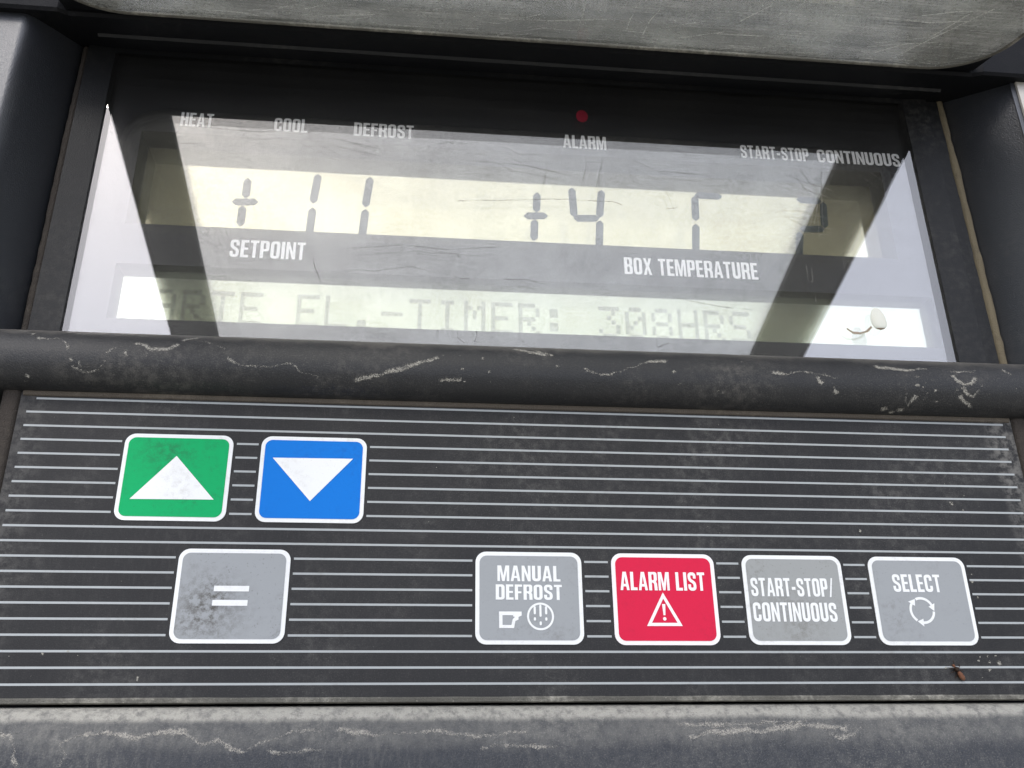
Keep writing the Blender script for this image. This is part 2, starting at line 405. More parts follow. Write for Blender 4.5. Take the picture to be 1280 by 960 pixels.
# ---------------------------------------------------------------- lettering: heavy condensed capitals on a height of 1
V, H = 0.182, 0.15
def glyph(c):
    w = 0.50; r = 0.13
    def R4(a, b, x1, y1, rr=0.055): return rrect(a, b, x1, y1, min(rr, (x1 - a) * .49, (y1 - b) * .49), 3)
    def ac(cx, cy, a0): return arc(cx, cy, r, a0, a0 + 90, 4)
    def ac2(cx, cy, a0): return arc(cx, cy, r, a0, a0 - 90, 4)
    if c == ' ': return 0.24, []
    if c == '-': return 0.30, [[[(0.02, .36), (.28, .36), (.28, .52), (.02, .52)]]]
    if c == '/': return 0.34, [[[(0, -.02), (.11, -.02), (.34, 1.02), (.23, 1.02)]]]
    if c == 'I': return V, [[[(0, 0), (V, 0), (V, 1), (0, 1)]]]
    if c == 'H': return w, [[[(0, 0), (V, 0), (V, .43), (w - V, .43), (w - V, 0), (w, 0), (w, 1), (w - V, 1), (w - V, .57), (V, .57), (V, 1), (0, 1)]]]
    if c == 'E': return .42, [[[(0, 0), (.42, 0), (.42, H), (V, H), (V, .44), (.39, .44), (.39, .57), (V, .57), (V, 1 - H), (.41, 1 - H), (.41, 1), (0, 1)]]]
    if c == 'F': return .41, [[[(0, 0), (V, 0), (V, .42), (.37, .42), (.37, .55), (V, .55), (V, 1 - H), (.41, 1 - H), (.41, 1), (0, 1)]]]
    if c == 'L': return .40, [[[(0, 0), (.40, 0), (.40, H), (V, H), (V, 1), (0, 1)]]]
    if c == 'T': return .45, [[[(.1425, 0), (.3075, 0), (.3075, 1 - H), (.45, 1 - H), (.45, 1), (0, 1), (0, 1 - H), (.1425, 1 - H)]]]
    if c == 'A': return .54, [[[(0, 0), (.155, 0), (.185, .2), (.355, .2), (.385, 0), (.54, 0), (.37, 1), (.17, 1)], [(.207, .34), (.333, .34), (.27, .76)]]]
    if c == 'M': return .66, [[[(0, 0), (.145, 0), (.145, .68), (.262, 0), (.398, 0), (.515, .68), (.515, 0), (.66, 0), (.66, 1), (.45, 1), (.33, .36), (.21, 1), (0, 1)]]]
    if c == 'N': return w, [[[(0, 0), (.15, 0), (.15, .6), (w - .155, 0), (w, 0), (w, 1), (w - .15, 1), (w - .15, .4), (.155, 1), (0, 1)]]]
    if c == 'X': return .52, [[[(0, 0), (.17, 0), (.26, .32), (.35, 0), (.52, 0), (.355, .51), (.51, 1), (.345, 1), (.26, .70), (.175, 1), (.01, 1), (.165, .51)]]]
    if c == 'O': return w, [[rrect(0, 0, w, 1, .19, 5), R4(V, H, w - V, 1 - H)]]
    if c == 'D': return w, [[[(0, 0)] + arc(w - .17, .17, .17, 270, 360, 5) + arc(w - .17, .83, .17, 0, 90, 5) + [(0, 1)], R4(V, H, w - V, 1 - H)]]
    if c == 'P': return .48, [[[(0, 0), (V, 0), (V, .39)] + arc(.48 - r, .39 + r, r, 270, 360, 4) + arc(.48 - r, 1 - r, r, 0, 90, 4) + [(0, 1)], R4(V, .39 + .13, .48 - V, 1 - .13)]]
    if c == 'R': return w, [[[(0, 0), (V, 0), (V, .42), (w - V - .06, .42), (w - V, .35), (w - V + .01, 0), (w + .01, 0), (w - .005, .36), (w - .06, .47), (w, .58)] + arc(w - r, 1 - r, r, 0, 90, 4) + [(0, 1)], R4(V, .55, w - V, 1 - .13)]]
    if c == 'B': return w, [[[(0, 0)] + arc(w - r, r, r, 270, 360, 4) + [(w, .43), (w - .06, .51), (w - .01, .59)] + arc(w - .01 - r, 1 - r, r, 0, 90, 4) + [(0, 1)], R4(V, .13, w - V, .45), R4(V, .575, w - .01 - V, .87)]]
    if c == 'U': return w, [[stroke([(V / 2, 1), (V / 2, V / 2), (w - V / 2, V / 2), (w - V / 2, 1)], V, .15)]]
    if c == 'C': return w, [[stroke([(w - V / 2, .64), (w - V / 2, 1 - V / 2), (V / 2, 1 - V / 2), (V / 2, V / 2), (w - V / 2, V / 2), (w - V / 2, .36)], V * .95, .14)]]
    if c == 'S':
        a = V / 2
        return w, [[stroke([(w - a, .66), (w - a, 1 - a * .9), (a, 1 - a * .9), (a, .60), (w - a, .41), (w - a, a * .9), (a, a * .9), (a, .34)], V * .92, .13)]]
    raise KeyError(c)

def lettering(text, x0, y0, x1, h, z, mat, parent, name='lettering'):
    gs = [glyph(c) for c in text]
    gap = 0.075
    W = sum(g[0] for g in gs) + gap * (len(gs) - 1)
    sx = (x1 - x0) / W
    bm = bmesh.new(); x = 0
    for w, polys in gs:
        for poly in polys:
            flat(bm, [[(x0 + (x + px) * sx, y0 + py * h) for px, py in ring_] for ring_ in poly], z)
        x += w + gap
    return link(name, bm, mat, parent)

# ---------------------------------------------------------------- measured shapes (millimetres)
DATA = json.loads('''{"wtext":[["HEAT",-96.91,92.69,-87.46,5.2],["COOL",-69.59,93.26,-59.7,4.9],["DEFROST",-45.87,93.53,-27.89,5.03],["ALARM",18.32,93.52,31.95,5.44],["START-STOP",75.23,93.01,97.66,4.94],["CONTINUOUS",100.54,92.79,128.3,5.14],["SETPOINT",-78.02,49.19,-57.09,5.81],["BOX TEMPERATURE",35.06,48.89,75.63,5.92]],
"buttons":{"manual":[-9.2,-57.9,16.32,-36.34],"alarm":[23.64,-57.98,49.16,-36.36],"start":[56.22,-57.88,81.63,-36.39],"select":[88.69,-57.91,114.15,-36.41],"equals":[-77.81,-57.8,-52.48,-36.47],"up":[-93.91,-29.94,-68.41,-8.53],"down":[-61.72,-29.89,-36.24,-8.39]},
"btext":[["manual","MANUAL",-4.01,-43.36,11.1,3.72],["manual","DEFROST",-4.43,-47.7,11.37,3.57],["alarm","ALARM LIST",25.57,-45.25,46.47,4.4],["start","START-STOP/",57.85,-46.45,78.81,4.45],["start","CONTINUOUS",57.78,-52.46,78.8,4.55],["select","SELECT",94.31,-45.14,106.8,4.35]],
"up_tri":[[-81.4,-14.03],[-90.78,-24.88],[-71.54,-24.72]],
"down_tri":[[-58.74,-13.94],[-39.44,-13.78],[-49.08,-24.66]],
"eq":[[-69.12,-46.26],[-61.26,-44.99],[-69.16,-49.5],[-61.3,-48.19]],
"hand":[[-3.66,-54.23],[1.64,-50.36]],
"drip":[[6.1,-51.52],[9.41,-51.5]],
"warn":[[35.95,-45.73],[31.47,-53.63],[40.1,-53.6]],
"cyc":[[100.74,-49.62],[103.98,-49.6]],
"seg":{"plus":[[[-77.2,81.5],[-77.25,74.88]],
[[-81.11,72.65],[-73.34,73.12]],
[[-77.79,70.87],[-77.8,64.17]]],
"one":[[[-56.44,84.3],[-57.35,73.51]],
[[-57.24,72.09],[-57.66,61.69]]],
"one2":[[[-40.68,84.13],[-41.7,73.01]],
[[-41.55,72.44],[-42.21,61.98]]],
"plus2":[[[11.0,81.74],[10.6,74.93]],
[[6.57,72.8],[14.17,73.24]],
[[10.02,71.12],[9.62,63.94]]],
"four":[[[21.96,84.21],[22.43,73.28]],
[[22.16,72.83],[30.36,73.3]],
[[31.53,83.91],[30.37,73.45]],
[[30.45,72.57],[29.69,62.17]]],
"gamma":[[[61.55,83.79],[70.73,83.74]],
[[61.66,83.49],[61.18,74.03]],
[[61.08,72.99],[60.13,62.62]]],
"two":[[[95.38,84.17],[103.77,83.91]],
[[104.29,83.78],[103.32,73.73]],
[[95.0,72.97],[103.28,73.43]],
[[94.87,72.07],[93.14,61.45]]]},
"led":[[24.74,105.59],[26.92,105.76]],
"stain":{"bar":[[[-117.95,15.12,5.17,0.683,0.731],[-115.74,12.98,6.63,0.449,0.894],[-112.82,12.58,6.82,0.405,0.914],[-111.78,13.34,6.45,0.493,0.87],[-109.48,11.95,7.07,0.317,0.948],[-108.0,10.54,7.45,0.192,0.981],[-107.29,7.38,7.45,-0.181,0.983],[-106.46,5.43,6.71,-0.489,0.872],[-103.71,4.51,6.14,-0.583,0.812],[-100.92,5.25,6.61,-0.489,0.872],[-99.68,6.97,7.35,-0.244,0.97],[-99.04,9.32,7.6,0.04,0.999],[-97.73,10.74,7.41,0.192,0.981],[-96.07,11.29,7.27,0.274,0.962]],
[[-93.52,12.44,6.88,0.405,0.914],[-90.54,11.79,7.12,0.317,0.948],[-89.24,10.5,7.46,0.192,0.981],[-85.42,10.78,7.4,0.233,0.973],[-83.22,12.13,7.0,0.361,0.933],[-81.45,14.28,5.85,0.572,0.82],[-78.44,15.2,5.1,0.683,0.731]],
[[-81.17,14.64,5.58,0.608,0.794],[-76.28,13.61,6.29,0.535,0.845],[-72.05,11.6,7.19,0.274,0.962],[-70.44,8.87,7.61,-0.023,1.0],[-67.16,7.35,7.44,-0.181,0.983],[-63.21,6.8,7.3,-0.312,0.95],[-55.48,7.74,7.51,-0.126,0.992],[-53.48,6.45,7.18,-0.312,0.95],[-48.99,5.16,6.56,-0.489,0.872],[-49.19,3.24,5.0,-0.775,0.632]],
[[-116.42,7.08,7.38,-0.244,0.97],[-117.2,3.7,5.5,-0.703,0.711],[-118.07,2.62,4.06,-0.873,0.488]],
[[-40.02,4.72,6.28,-0.535,0.845],[-34.56,5.73,6.87,-0.443,0.896],[-29.88,7.18,7.4,-0.244,0.97],[-24.6,9.13,7.61,0.04,0.999],[-19.05,11.11,7.32,0.233,0.973]],
[[-19.24,16.44,3.58,0.87,0.494],[-18.25,11.92,7.08,0.317,0.948],[-18.91,5.28,6.63,-0.489,0.872],[-19.07,4.26,5.96,-0.583,0.812]],
[[-18.91,5.28,6.63,-0.489,0.872],[-15.12,5.21,6.59,-0.489,0.872],[-13.12,5.26,6.62,-0.489,0.872]],
[[-14.22,12.1,7.02,0.361,0.933],[-13.4,8.12,7.56,-0.126,0.992],[-13.11,4.92,6.41,-0.535,0.845]],
[[-11.11,14.69,5.54,0.608,0.794],[-8.16,11.31,7.27,0.274,0.962],[-6.46,7.61,7.49,-0.181,0.983],[-6.08,5.1,6.53,-0.489,0.872]],
[[5.55,14.99,5.29,0.645,0.764],[9.57,13.21,6.52,0.449,0.894],[10.95,9.64,7.58,0.097,0.995],[10.66,5.2,6.58,-0.489,0.872]],
[[19.1,14.35,5.8,0.572,0.82],[18.13,9.22,7.6,0.04,0.999],[17.96,4.87,6.38,-0.535,0.845]],
[[18.11,8.77,7.6,-0.023,1.0],[21.59,7.49,7.47,-0.181,0.983],[26.6,8.71,7.6,-0.023,1.0],[31.53,10.42,7.47,0.192,0.981],[34.95,12.38,6.91,0.361,0.933],[39.32,12.58,6.82,0.405,0.914],[41.27,9.22,7.6,0.04,0.999],[42.43,5.88,6.94,-0.443,0.896]],
[[67.17,10.17,7.51,0.147,0.989],[71.37,9.5,7.59,0.097,0.995],[76.77,10.53,7.45,0.192,0.981],[81.64,9.87,7.55,0.097,0.995],[85.17,8.83,7.61,-0.023,1.0]],
[[79.38,9.41,7.6,0.04,0.999],[80.03,7.57,7.48,-0.181,0.983],[84.42,5.07,6.51,-0.535,0.845],[84.48,2.46,3.75,-0.903,0.429]],
[[96.05,12.82,6.71,0.405,0.914],[100.13,12.71,6.76,0.405,0.914],[104.1,12.03,7.04,0.361,0.933],[108.22,12.78,6.73,0.405,0.914],[111.3,12.62,6.8,0.405,0.914]],
[[104.1,12.03,7.04,0.361,0.933],[103.26,7.53,7.47,-0.181,0.983],[103.71,5.39,6.69,-0.489,0.872],[103.65,3.87,5.65,-0.639,0.769],[104.86,2.81,4.41,-0.832,0.555],[105.29,3.58,5.38,-0.703,0.711],[106.21,4.88,6.39,-0.535,0.845],[106.81,7.64,7.49,-0.181,0.983],[107.11,10.32,7.49,0.147,0.989]],
[[111.13,9.49,7.59,0.097,0.995],[111.86,6.47,7.19,-0.312,0.95],[112.37,3.73,5.53,-0.703,0.711]],
[[116.71,10.93,7.36,0.233,0.973],[118.19,9.03,7.61,-0.023,1.0],[119.83,8.18,7.57,-0.078,0.997],[122.0,8.47,7.59,-0.078,0.997],[123.9,10.44,7.47,0.192,0.981]],
[[117.69,7.04,7.37,-0.244,0.97],[118.68,4.94,6.42,-0.535,0.845],[121.24,3.6,5.4,-0.703,0.711],[122.53,2.86,4.48,-0.832,0.555]],
[[117.12,12.02,7.05,0.317,0.948],[122.89,12.26,6.95,0.361,0.933],[125.1,13.24,6.5,0.493,0.87]],
[[132.49,13.59,6.31,0.493,0.87],[134.11,11.89,7.09,0.317,0.948],[134.2,7.53,7.47,-0.181,0.983],[135.94,2.82,4.42,-0.832,0.555]],
[[119.8,7.96,7.54,-0.126,0.992],[120.36,6.31,7.13,-0.383,0.924],[122.23,5.29,6.63,-0.489,0.872],[123.19,6.59,7.23,-0.312,0.95],[125.08,8.57,7.6,-0.078,0.997]],
[[108.01,10.35,7.48,0.192,0.981],[108.11,7.17,7.4,-0.244,0.97],[109.0,4.17,5.89,-0.639,0.769]],
[[109.15,8.5,7.59,-0.078,0.997],[109.67,5.64,6.82,-0.443,0.896]],
[[118.64,7.7,7.51,-0.181,0.983],[119.48,5.9,6.95,-0.443,0.896],[119.22,4.41,6.07,-0.583,0.812]],
[[-105.67,10.88,7.38,0.233,0.973],[-105.4,6.88,7.32,-0.244,0.97],[-104.8,5.48,6.74,-0.489,0.872]],
[[60.14,13.25,6.5,0.493,0.87],[58.71,6.92,7.34,-0.244,0.97]],
[[54.24,6.79,7.3,-0.312,0.95],[53.99,4.22,5.94,-0.583,0.812]],
[[51.7,7.12,7.39,-0.244,0.97],[52.89,4.54,6.16,-0.583,0.812]],
[[-0.34,15.39,4.92,0.683,0.731],[3.67,14.17,5.93,0.572,0.82],[8.53,13.16,6.55,0.449,0.894]],
[[-94.94,10.38,7.48,0.192,0.981],[-94.44,8.43,7.59,-0.078,0.997]],
[[-89.98,9.89,7.55,0.097,0.995],[-89.97,8.59,7.6,-0.078,0.997]]],
"rim":[[[-108.32,-76.38,3.83,0.318,0.948],[-106.32,-76.71,3.94,0.307,0.952],[-105.06,-79.37,4.67,0.203,0.979],[-104.27,-81.76,5.14,0.168,0.986],[-103.29,-83.2,5.36,0.135,0.991]],
[[-94.99,-83.29,5.37,0.135,0.991],[-93.96,-80.86,4.97,0.191,0.982],[-95.76,-78.67,4.51,0.235,0.972],[-94.09,-77.43,4.16,0.289,0.957],[-90.79,-76.83,3.97,0.307,0.952],[-86.99,-76.54,3.88,0.318,0.948],[-84.45,-77.03,4.04,0.307,0.952],[-80.42,-77.62,4.22,0.289,0.957],[-76.08,-76.62,3.91,0.307,0.952],[-70.88,-76.33,3.81,0.318,0.948],[-67.72,-78.75,4.53,0.235,0.972],[-63.92,-78.47,4.46,0.235,0.972],[-60.89,-80.07,4.81,0.193,0.981],[-58.05,-80.41,4.88,0.193,0.981],[-56.07,-79.1,4.61,0.235,0.972],[-52.25,-77.76,4.26,0.289,0.957],[-47.99,-76.17,3.76,0.318,0.948],[-42.29,-76.54,3.88,0.318,0.948]],
[[-53.15,-79.92,4.78,0.203,0.979],[-50.88,-80.95,4.99,0.191,0.982],[-41.96,-80.24,4.85,0.193,0.981]],
[[35.78,-75.39,3.49,0.354,0.935],[45.86,-75.8,3.63,0.33,0.944],[57.17,-75.36,3.47,0.354,0.935],[66.64,-75.24,3.43,0.354,0.935]],
[[38.0,-78.47,4.46,0.235,0.972],[45.54,-77.34,4.14,0.289,0.957],[56.78,-76.91,4.0,0.307,0.952],[66.38,-76.11,3.74,0.318,0.948],[75.59,-77.04,4.04,0.307,0.952]],
[[70.71,-77.52,4.19,0.289,0.957],[73.07,-79.25,4.64,0.203,0.979],[76.23,-78.08,4.35,0.264,0.964],[79.4,-75.85,3.65,0.33,0.944]],
[[-39.43,-76.23,3.78,0.318,0.948],[-30.83,-77.28,4.12,0.289,0.957],[-18.8,-76.71,3.94,0.307,0.952],[-8.36,-77.94,4.31,0.264,0.964],[2.22,-77.03,4.04,0.307,0.952]],
[[-8.39,-80.22,4.84,0.193,0.981],[-1.42,-79.63,4.72,0.203,0.979],[9.07,-80.54,4.91,0.193,0.981]]],
"win":[[[-81.23,27.61],[-79.04,26.74],[-77.32,26.33],[-74.45,26.93],[-72.22,27.75]],
[[-19.26,27.99],[-19.0,26.16],[-20.39,24.4]],
[[-13.97,28.21],[-13.71,25.27],[-12.16,23.87],[-9.08,24.09],[-8.42,25.48],[-8.43,27.94]],
[[3.61,28.18],[3.27,25.94],[4.8,24.28]],
[[-32.45,46.07],[-27.99,47.07],[-24.83,46.58],[-20.85,45.61],[-15.99,45.33]],
[[-13.7,43.88],[-10.3,44.05]],
[[-1.64,44.2],[6.62,44.34],[8.67,43.4],[13.05,43.6]],
[[-1.66,41.36],[5.19,41.93],[7.61,41.01],[12.51,40.8]],
[[-54.64,49.1],[-53.69,45.12],[-52.12,41.52],[-50.96,38.9]],
[[-48.82,44.75],[-45.69,43.98],[-41.9,45.6],[-37.31,44.93],[-32.45,46.18]],
[[45.64,41.47],[47.71,40.78],[54.71,39.52],[61.95,38.28],[66.42,37.7]],
[[68.36,38.04],[74.44,36.74]],
[[-14.47,69.92],[0.68,71.11],[13.64,72.29],[33.06,72.49],[35.19,71.19]],
[[45.11,72.76],[47.9,70.52],[52.95,71.79]],
[[90.11,53.8],[89.7,48.32],[91.24,47.85],[91.62,52.88]],
[[101.87,57.16],[101.77,52.45],[103.22,53.08],[104.05,57.28]],
[[91.26,44.63],[91.37,40.37]],
[[73.87,28.23],[74.95,25.49],[76.42,24.04]],
[[42.25,27.49],[42.48,24.5],[46.3,26.14]],
[[36.59,47.1],[38.66,42.72],[42.13,41.83],[46.89,42.31]],
[[100.81,32.13],[102.71,30.4],[106.45,32.36]],
[[-43.94,52.27],[-30.49,54.04],[-16.79,53.17],[-0.64,55.09]],
[[-41.59,50.29],[-25.89,52.16],[-7.59,51.52]],
[[-20.98,89.88],[-17.38,90.72],[-11.32,90.25]]]},
"scratch":[[[114.0,111.52,14.07],[116.75,109.0,22.37],[121.67,105.44,34.09],[126.72,101.9,45.71]],
[[114.87,109.96,19.19],[118.83,106.37,31.03],[121.78,102.97,42.2]],
[[61.72,106.73,29.83],[65.33,104.92,35.8],[68.56,103.19,41.47]],
[[73.6,105.34,34.42],[75.45,102.91,42.39]],
[[31.77,109.31,21.36],[31.57,107.07,28.73],[31.56,105.44,34.09]],
[[37.06,110.05,18.91],[37.02,107.62,26.91],[38.8,105.14,35.07]],
[[17.42,105.28,34.6],[18.02,107.63,26.89],[18.04,109.88,19.48]],
[[106.12,110.63,16.99],[113.19,108.42,24.26],[123.67,107.56,27.11]],
[[109.15,103.87,39.24],[118.3,102.74,42.96],[131.42,102.45,43.91]],
[[85.26,104.6,36.84],[98.69,104.43,37.41],[113.17,104.73,36.4],[129.57,103.67,39.91]],
[[51.67,108.89,22.73],[65.77,108.85,22.85],[82.07,108.59,23.71]],
[[-5.64,108.86,22.83],[10.07,108.73,23.24],[25.38,107.84,26.18]],
[[-69.75,110.21,18.38],[-54.61,110.62,17.04],[-38.94,109.71,20.02]],
[[-98.48,111.14,15.33],[-78.81,110.84,16.32],[-68.21,111.44,14.34]],
[[-36.9,111.21,15.1],[-23.3,111.19,15.18],[-9.63,110.89,16.15]]],
"bar":[[1.7,0.0],[1.72,0.28],[1.74,0.67],[1.76,1.14],[1.81,1.64],[1.88,2.14],[2.0,2.6],[2.16,3.04],[2.34,3.5],[2.56,3.95],[2.8,4.39],[3.08,4.81],[3.4,5.2],[3.76,5.56],[4.18,5.9],[4.62,6.23],[5.09,6.52],[5.55,6.78],[6.0,7.0],[6.43,7.18],[6.87,7.32],[7.3,7.43],[7.73,7.51],[8.17,7.57],[8.6,7.6],[9.04,7.61],[9.47,7.59],[9.91,7.55],[10.35,7.49],[10.78,7.4],[11.2,7.3],[11.62,7.18],[12.03,7.04],[12.43,6.89],[12.83,6.71],[13.22,6.52],[13.6,6.3],[13.98,6.06],[14.35,5.8],[14.72,5.52],[15.07,5.22],[15.4,4.91],[15.7,4.6],[15.97,4.28],[16.21,3.94],[16.44,3.59],[16.64,3.23],[16.83,2.87],[17.0,2.5],[17.16,2.23],[17.29,2.06],[17.41,1.89],[17.52,1.6],[17.61,1.07],[17.7,0.2],[17.78,-1.22],[17.84,-3.14],[17.89,-5.29],[17.94,-7.41],[17.97,-9.24],[18.0,-10.5]],
"rim":[[-70.9,-3.0],[-70.94,-2.72],[-71.0,-2.32],[-71.06,-1.86],[-71.14,-1.37],[-71.22,-0.9],[-71.3,-0.5],[-71.38,-0.17],[-71.45,0.14],[-71.52,0.42],[-71.62,0.69],[-71.74,0.94],[-71.9,1.2],[-72.1,1.45],[-72.33,1.7],[-72.58,1.94],[-72.86,2.17],[-73.17,2.39],[-73.5,2.6],[-73.85,2.8],[-74.21,2.99],[-74.6,3.17],[-75.02,3.34],[-75.49,3.52],[-76.0,3.7],[-76.56,3.89],[-77.15,4.08],[-77.78,4.27],[-78.46,4.46],[-79.2,4.63],[-80.0,4.8],[-80.79,4.96],[-81.56,5.1],[-82.38,5.24],[-83.33,5.37],[-84.51,5.49],[-86.0,5.6],[-88.03,5.69],[-90.59,5.78],[-93.38,5.85],[-96.07,5.91],[-98.38,5.96],[-100.0,6.0]],
"drop":[[108.99,32.75],[107.16,36.33],[112.12,36.54],[109.2,39.59]],
"bug":[[106.12,-63.19],[107.85,-65.59],[106.87,-64.49]],
"specks":[[115.69,-61.88],[118.12,-62.07],[115.27,-63.75],[113.52,-60.58],[112.9,-61.51],[115.42,-60.39],[117.48,-60.39],[113.05,-65.41],[88.17,-29.93],[117.06,-24.03],[114.35,-22.38],[118.12,-20.17],[-98.85,-59.51],[-104.14,-60.02],[104.16,-63.18],[115.63,-40.58],[116.06,-46.35],[115.45,-42.38],[-83.25,-65.25],[113.78,-21.96]],
"chips":[[98.38,2.32,3.44,-0.926,0.377],[101.1,1.93,2.31,-0.97,0.245],[103.31,2.28,3.34,-0.926,0.377],[110.43,1.86,2.01,-0.989,0.149]]}''')

def ribbon(bm, pts, w0, rng, mi, lift=0.06):
    """a deposit that follows a line of surface points (x, y, z, normal y, normal z), thick along its middle"""
    lay = bm.verts.layers.float.get('deposit') or bm.verts.layers.float.new('deposit')
    P = []
    for i in range(len(pts) - 1):
        a, b = pts[i], pts[i + 1]
        L = math.dist(a[:3], b[:3]); n = max(1, int(L / 0.6))
        for k in range(n): P.append([a[j] + (b[j] - a[j]) * k / n for j in range(len(a))])
    P.append(list(pts[-1]))
    prev = None; wander = 0.0; thick = 0.8
    for i, p in enumerate(P):
        c = Vector(p[:3]); nn = Vector((0, p[3], p[4])).normalized() if len(p) > 3 else Vector((0, 0, 1))
        q = Vector(P[min(i + 1, len(P) - 1)][:3]) - Vector(P[max(i - 1, 0)][:3])
        side = nn.cross(q).normalized() if q.length > 1e-6 else Vector((1, 0, 0))
        thick = min(1.25, max(0.35, thick + rng.uniform(-.25, .25)))
        wander = wander * 0.7 + rng.uniform(-.5, .5) * w0 * 0.5
        w = w0 * 1.9 * thick
        cc = c + side * wander + nn * lift
        row = []
        for u, d in ((-1, 0.0), (-.3, 1.0), (.3, 1.0), (1, 0.0)):
            v = bm.verts.new(cc + side * w / 2 * u)
            v[lay] = d * min(1.0, 0.25 + 0.75 * thick) * (0.4 if i in (0, len(P) - 1) else 1.0)
            row.append(v)
        if prev:
            for k in range(3): bm.faces.new((prev[k], prev[k + 1], row[k + 1], row[k])).material_index = mi
        prev = row

def blob(bm, x, y, z, r, rng, mi, n=9, nrm=(0, 1)):
    lay = bm.verts.layers.float.get('deposit') or bm.verts.layers.float.new('deposit')
    ny, nz = nrm
    u = Vector((1, 0, 0)); nn = Vector((0, ny, nz)).normalized(); v = nn.cross(u)
    c = Vector((x, y, z)) + nn * 0.08
    e = 0.5 + rng.random()
    mid = bm.verts.new(c); mid[lay] = 1.3
    vs = [bm.verts.new(c + u * math.cos(6.2832 * i / n) * r * (0.6 + .6 * rng.random()) + v * math.sin(6.2832 * i / n) * r * e * (0.6 + .6 * rng.random())) for i in range(n)]
    for w in vs: w[lay] = 0.35
    for i in range(n): bm.faces.new((mid, vs[i], vs[(i + 1) % n])).material_index = mi

rng = random.Random(7)

# ================================================================ THE CONTROL PANEL
panel = thing('control_panel', 'dirty black control panel with striped keypad, two-line display and lid propped open', 'control panel')

# ---- bezel: the sloping side cheeks, their rounded shoulders and the flat face
YB, YT = -130.0, 128.0
def cheek(bm, sgn, x0, m, z_sh, z_face, x_end, rad_pts=8):
    """section of a cheek from the recess floor up its slope, over the shoulder, out along the face"""
    pts = [(x0, -12.5), (x0 + sgn * m * (z_sh + 12.5), z_sh)]
    px, pz = pts[-1]
    qx, qz = px + sgn * 3.6, z_face
    cx, cz = px + sgn * m * (z_face - z_sh), z_face
    for k in range(1, rad_pts + 1):
        u = k / rad_pts
        pts.append(((1 - u) ** 2 * px + 2 * u * (1 - u) * cx + u * u * qx, (1 - u) ** 2 * pz + 2 * u * (1 - u) * cz + u * u * qz))
    pts.append((qx + sgn * 0.8, z_face)); pts.append((x_end - sgn * 1.2, z_face)); pts.append((x_end - sgn * 0.4, z_face - 0.1)); pts.append((x_end, z_face - 0.6)); pts.append((x_end, z_face - 8)); pts.append((x_end, -25)); pts.append((x0, -25))
    N = 14
    rows = []
    for i in range(N + 1):
        y = YB + (YT - YB) * i / N
        rows.append([bm.verts.new((x, y, z)) for x, z in pts])
    for i in range(N):
        for j in range(len(pts)):
            k = (j + 1) % len(pts)
            q = [rows[i][j], rows[i][k], rows[i + 1][k], rows[i + 1][j]]
            bm.faces.new(q if sgn < 0 else q[::-1])
    bm.faces.new(rows[0] if sgn > 0 else rows[0][::-1]); bm.faces.new(rows[-1][::-1] if sgn > 0 else rows[-1])
for a in ((-1, -127.0, 0.44, 4.2, 8.0, -178.0), (1, 144.6, 0.78, 2.0, 6.6, 159.3)):
    bm = bmesh.new()
    cheek(bm, *a)
    bez = link('side_cheek', bm, M['bezel'], panel, smooth='recalc')
    mod = bez.modifiers.new('edges', 'EDGE_SPLIT'); mod.split_angle = math.radians(50)

# ---- back plate that everything sits in
bm = bmesh.new(); box(bm, (-178, -130, -30), (159, 128, -25.2))
link('back_plate', bm, M['hood'], panel)

# ---- hood above the display, dropping outward
def droop(y0, z): return y0 - 0.304 * (z + 10)
bm = bmesh.new()
out = [(-178, -25), (-178, 10.6), (-127.5, 10.4), (-125.4, 8.6), (144.2, 8.6), (147, 10.2), (215, 10.4), (215, -25)]
low = [bm.verts.new((x, droop(118.3, z), z)) for x, z in out]
mid = [bm.verts.new((x, droop(118.3, z) + 0.8, z + (0.8 if z > 0 else 0))) for x, z in out]
hi = [bm.verts.new((x, 260.0, z + (0.8 if z > 0 else 0))) for x, z in out]  # tall upper block is added, a black backing behind the lid window
bm.faces.new(low); bm.faces.new(hi[::-1])
for A_, B_ in ((low, mid), (mid, hi)):
    for i in range(len(out)):
        j = (i + 1) % len(out)
        bm.faces.new((A_[i], B_[i], B_[j], A_[j]))
bmesh.ops.recalc_face_normals(bm, faces=bm.faces[:])
link('hood', bm, M['hood'], panel)
# dusty ledge under the hood
bm = bmesh.new()
for x0, x1 in ((-120.5, 140.0),):
    prev = None
    for i in range(40):
        x = x0 + (x1 - x0) * i / 39
        y = droop(117.9, -1.5) - .25 - rng.random() * .15
        a = [bm.verts.new(p) for p in ((x, y + .1, -1.7), (x, y - .25, -1.3), (x, y + .6, -0.4))]
        if prev:
            bm.faces.new((prev[0], prev[1], a[1], a[0])); bm.faces.new((prev[1], prev[2], a[2], a[1]))
        prev = a
link('lip', bm, M['frame'], panel)

# ---- window frame: the ledge round the display window
WX0, WX1 = -118.0, 131.5
bm = bmesh.new()
def ledge(x0, x1, zi, zo):
    y0, y1 = 13.0, 118.0
    v = [bm.verts.new(p) for p in ((x0, y0, zi), (x1, y0, zo), (x1, y1, zo), (x0, y1, zi))]
    bm.faces.new(v)
    w = [bm.verts.new(p) for p in ((x0, y0, -13.5), (x0, y1, -13.5))]
    bm.faces.new((v[0], v[3], w[1], w[0]))
ledge(WX0, -125.5, -9.2, -8.2)
ledge(WX1, 139.5, -9.2, -8.6)
ledge(140.2, 144.0, -9.6, -9.6)
v = [bm.verts.new(p) for p in ((WX0, 116.2, -9.3), (WX1, 116.2, -9.3), (WX1, 121, -9.3), (WX0, 121, -9.3))]; bm.faces.new(v)
bmesh.ops.recalc_face_normals(bm, faces=bm.faces[:])
link('window_frame', bm, M['frame'], panel)

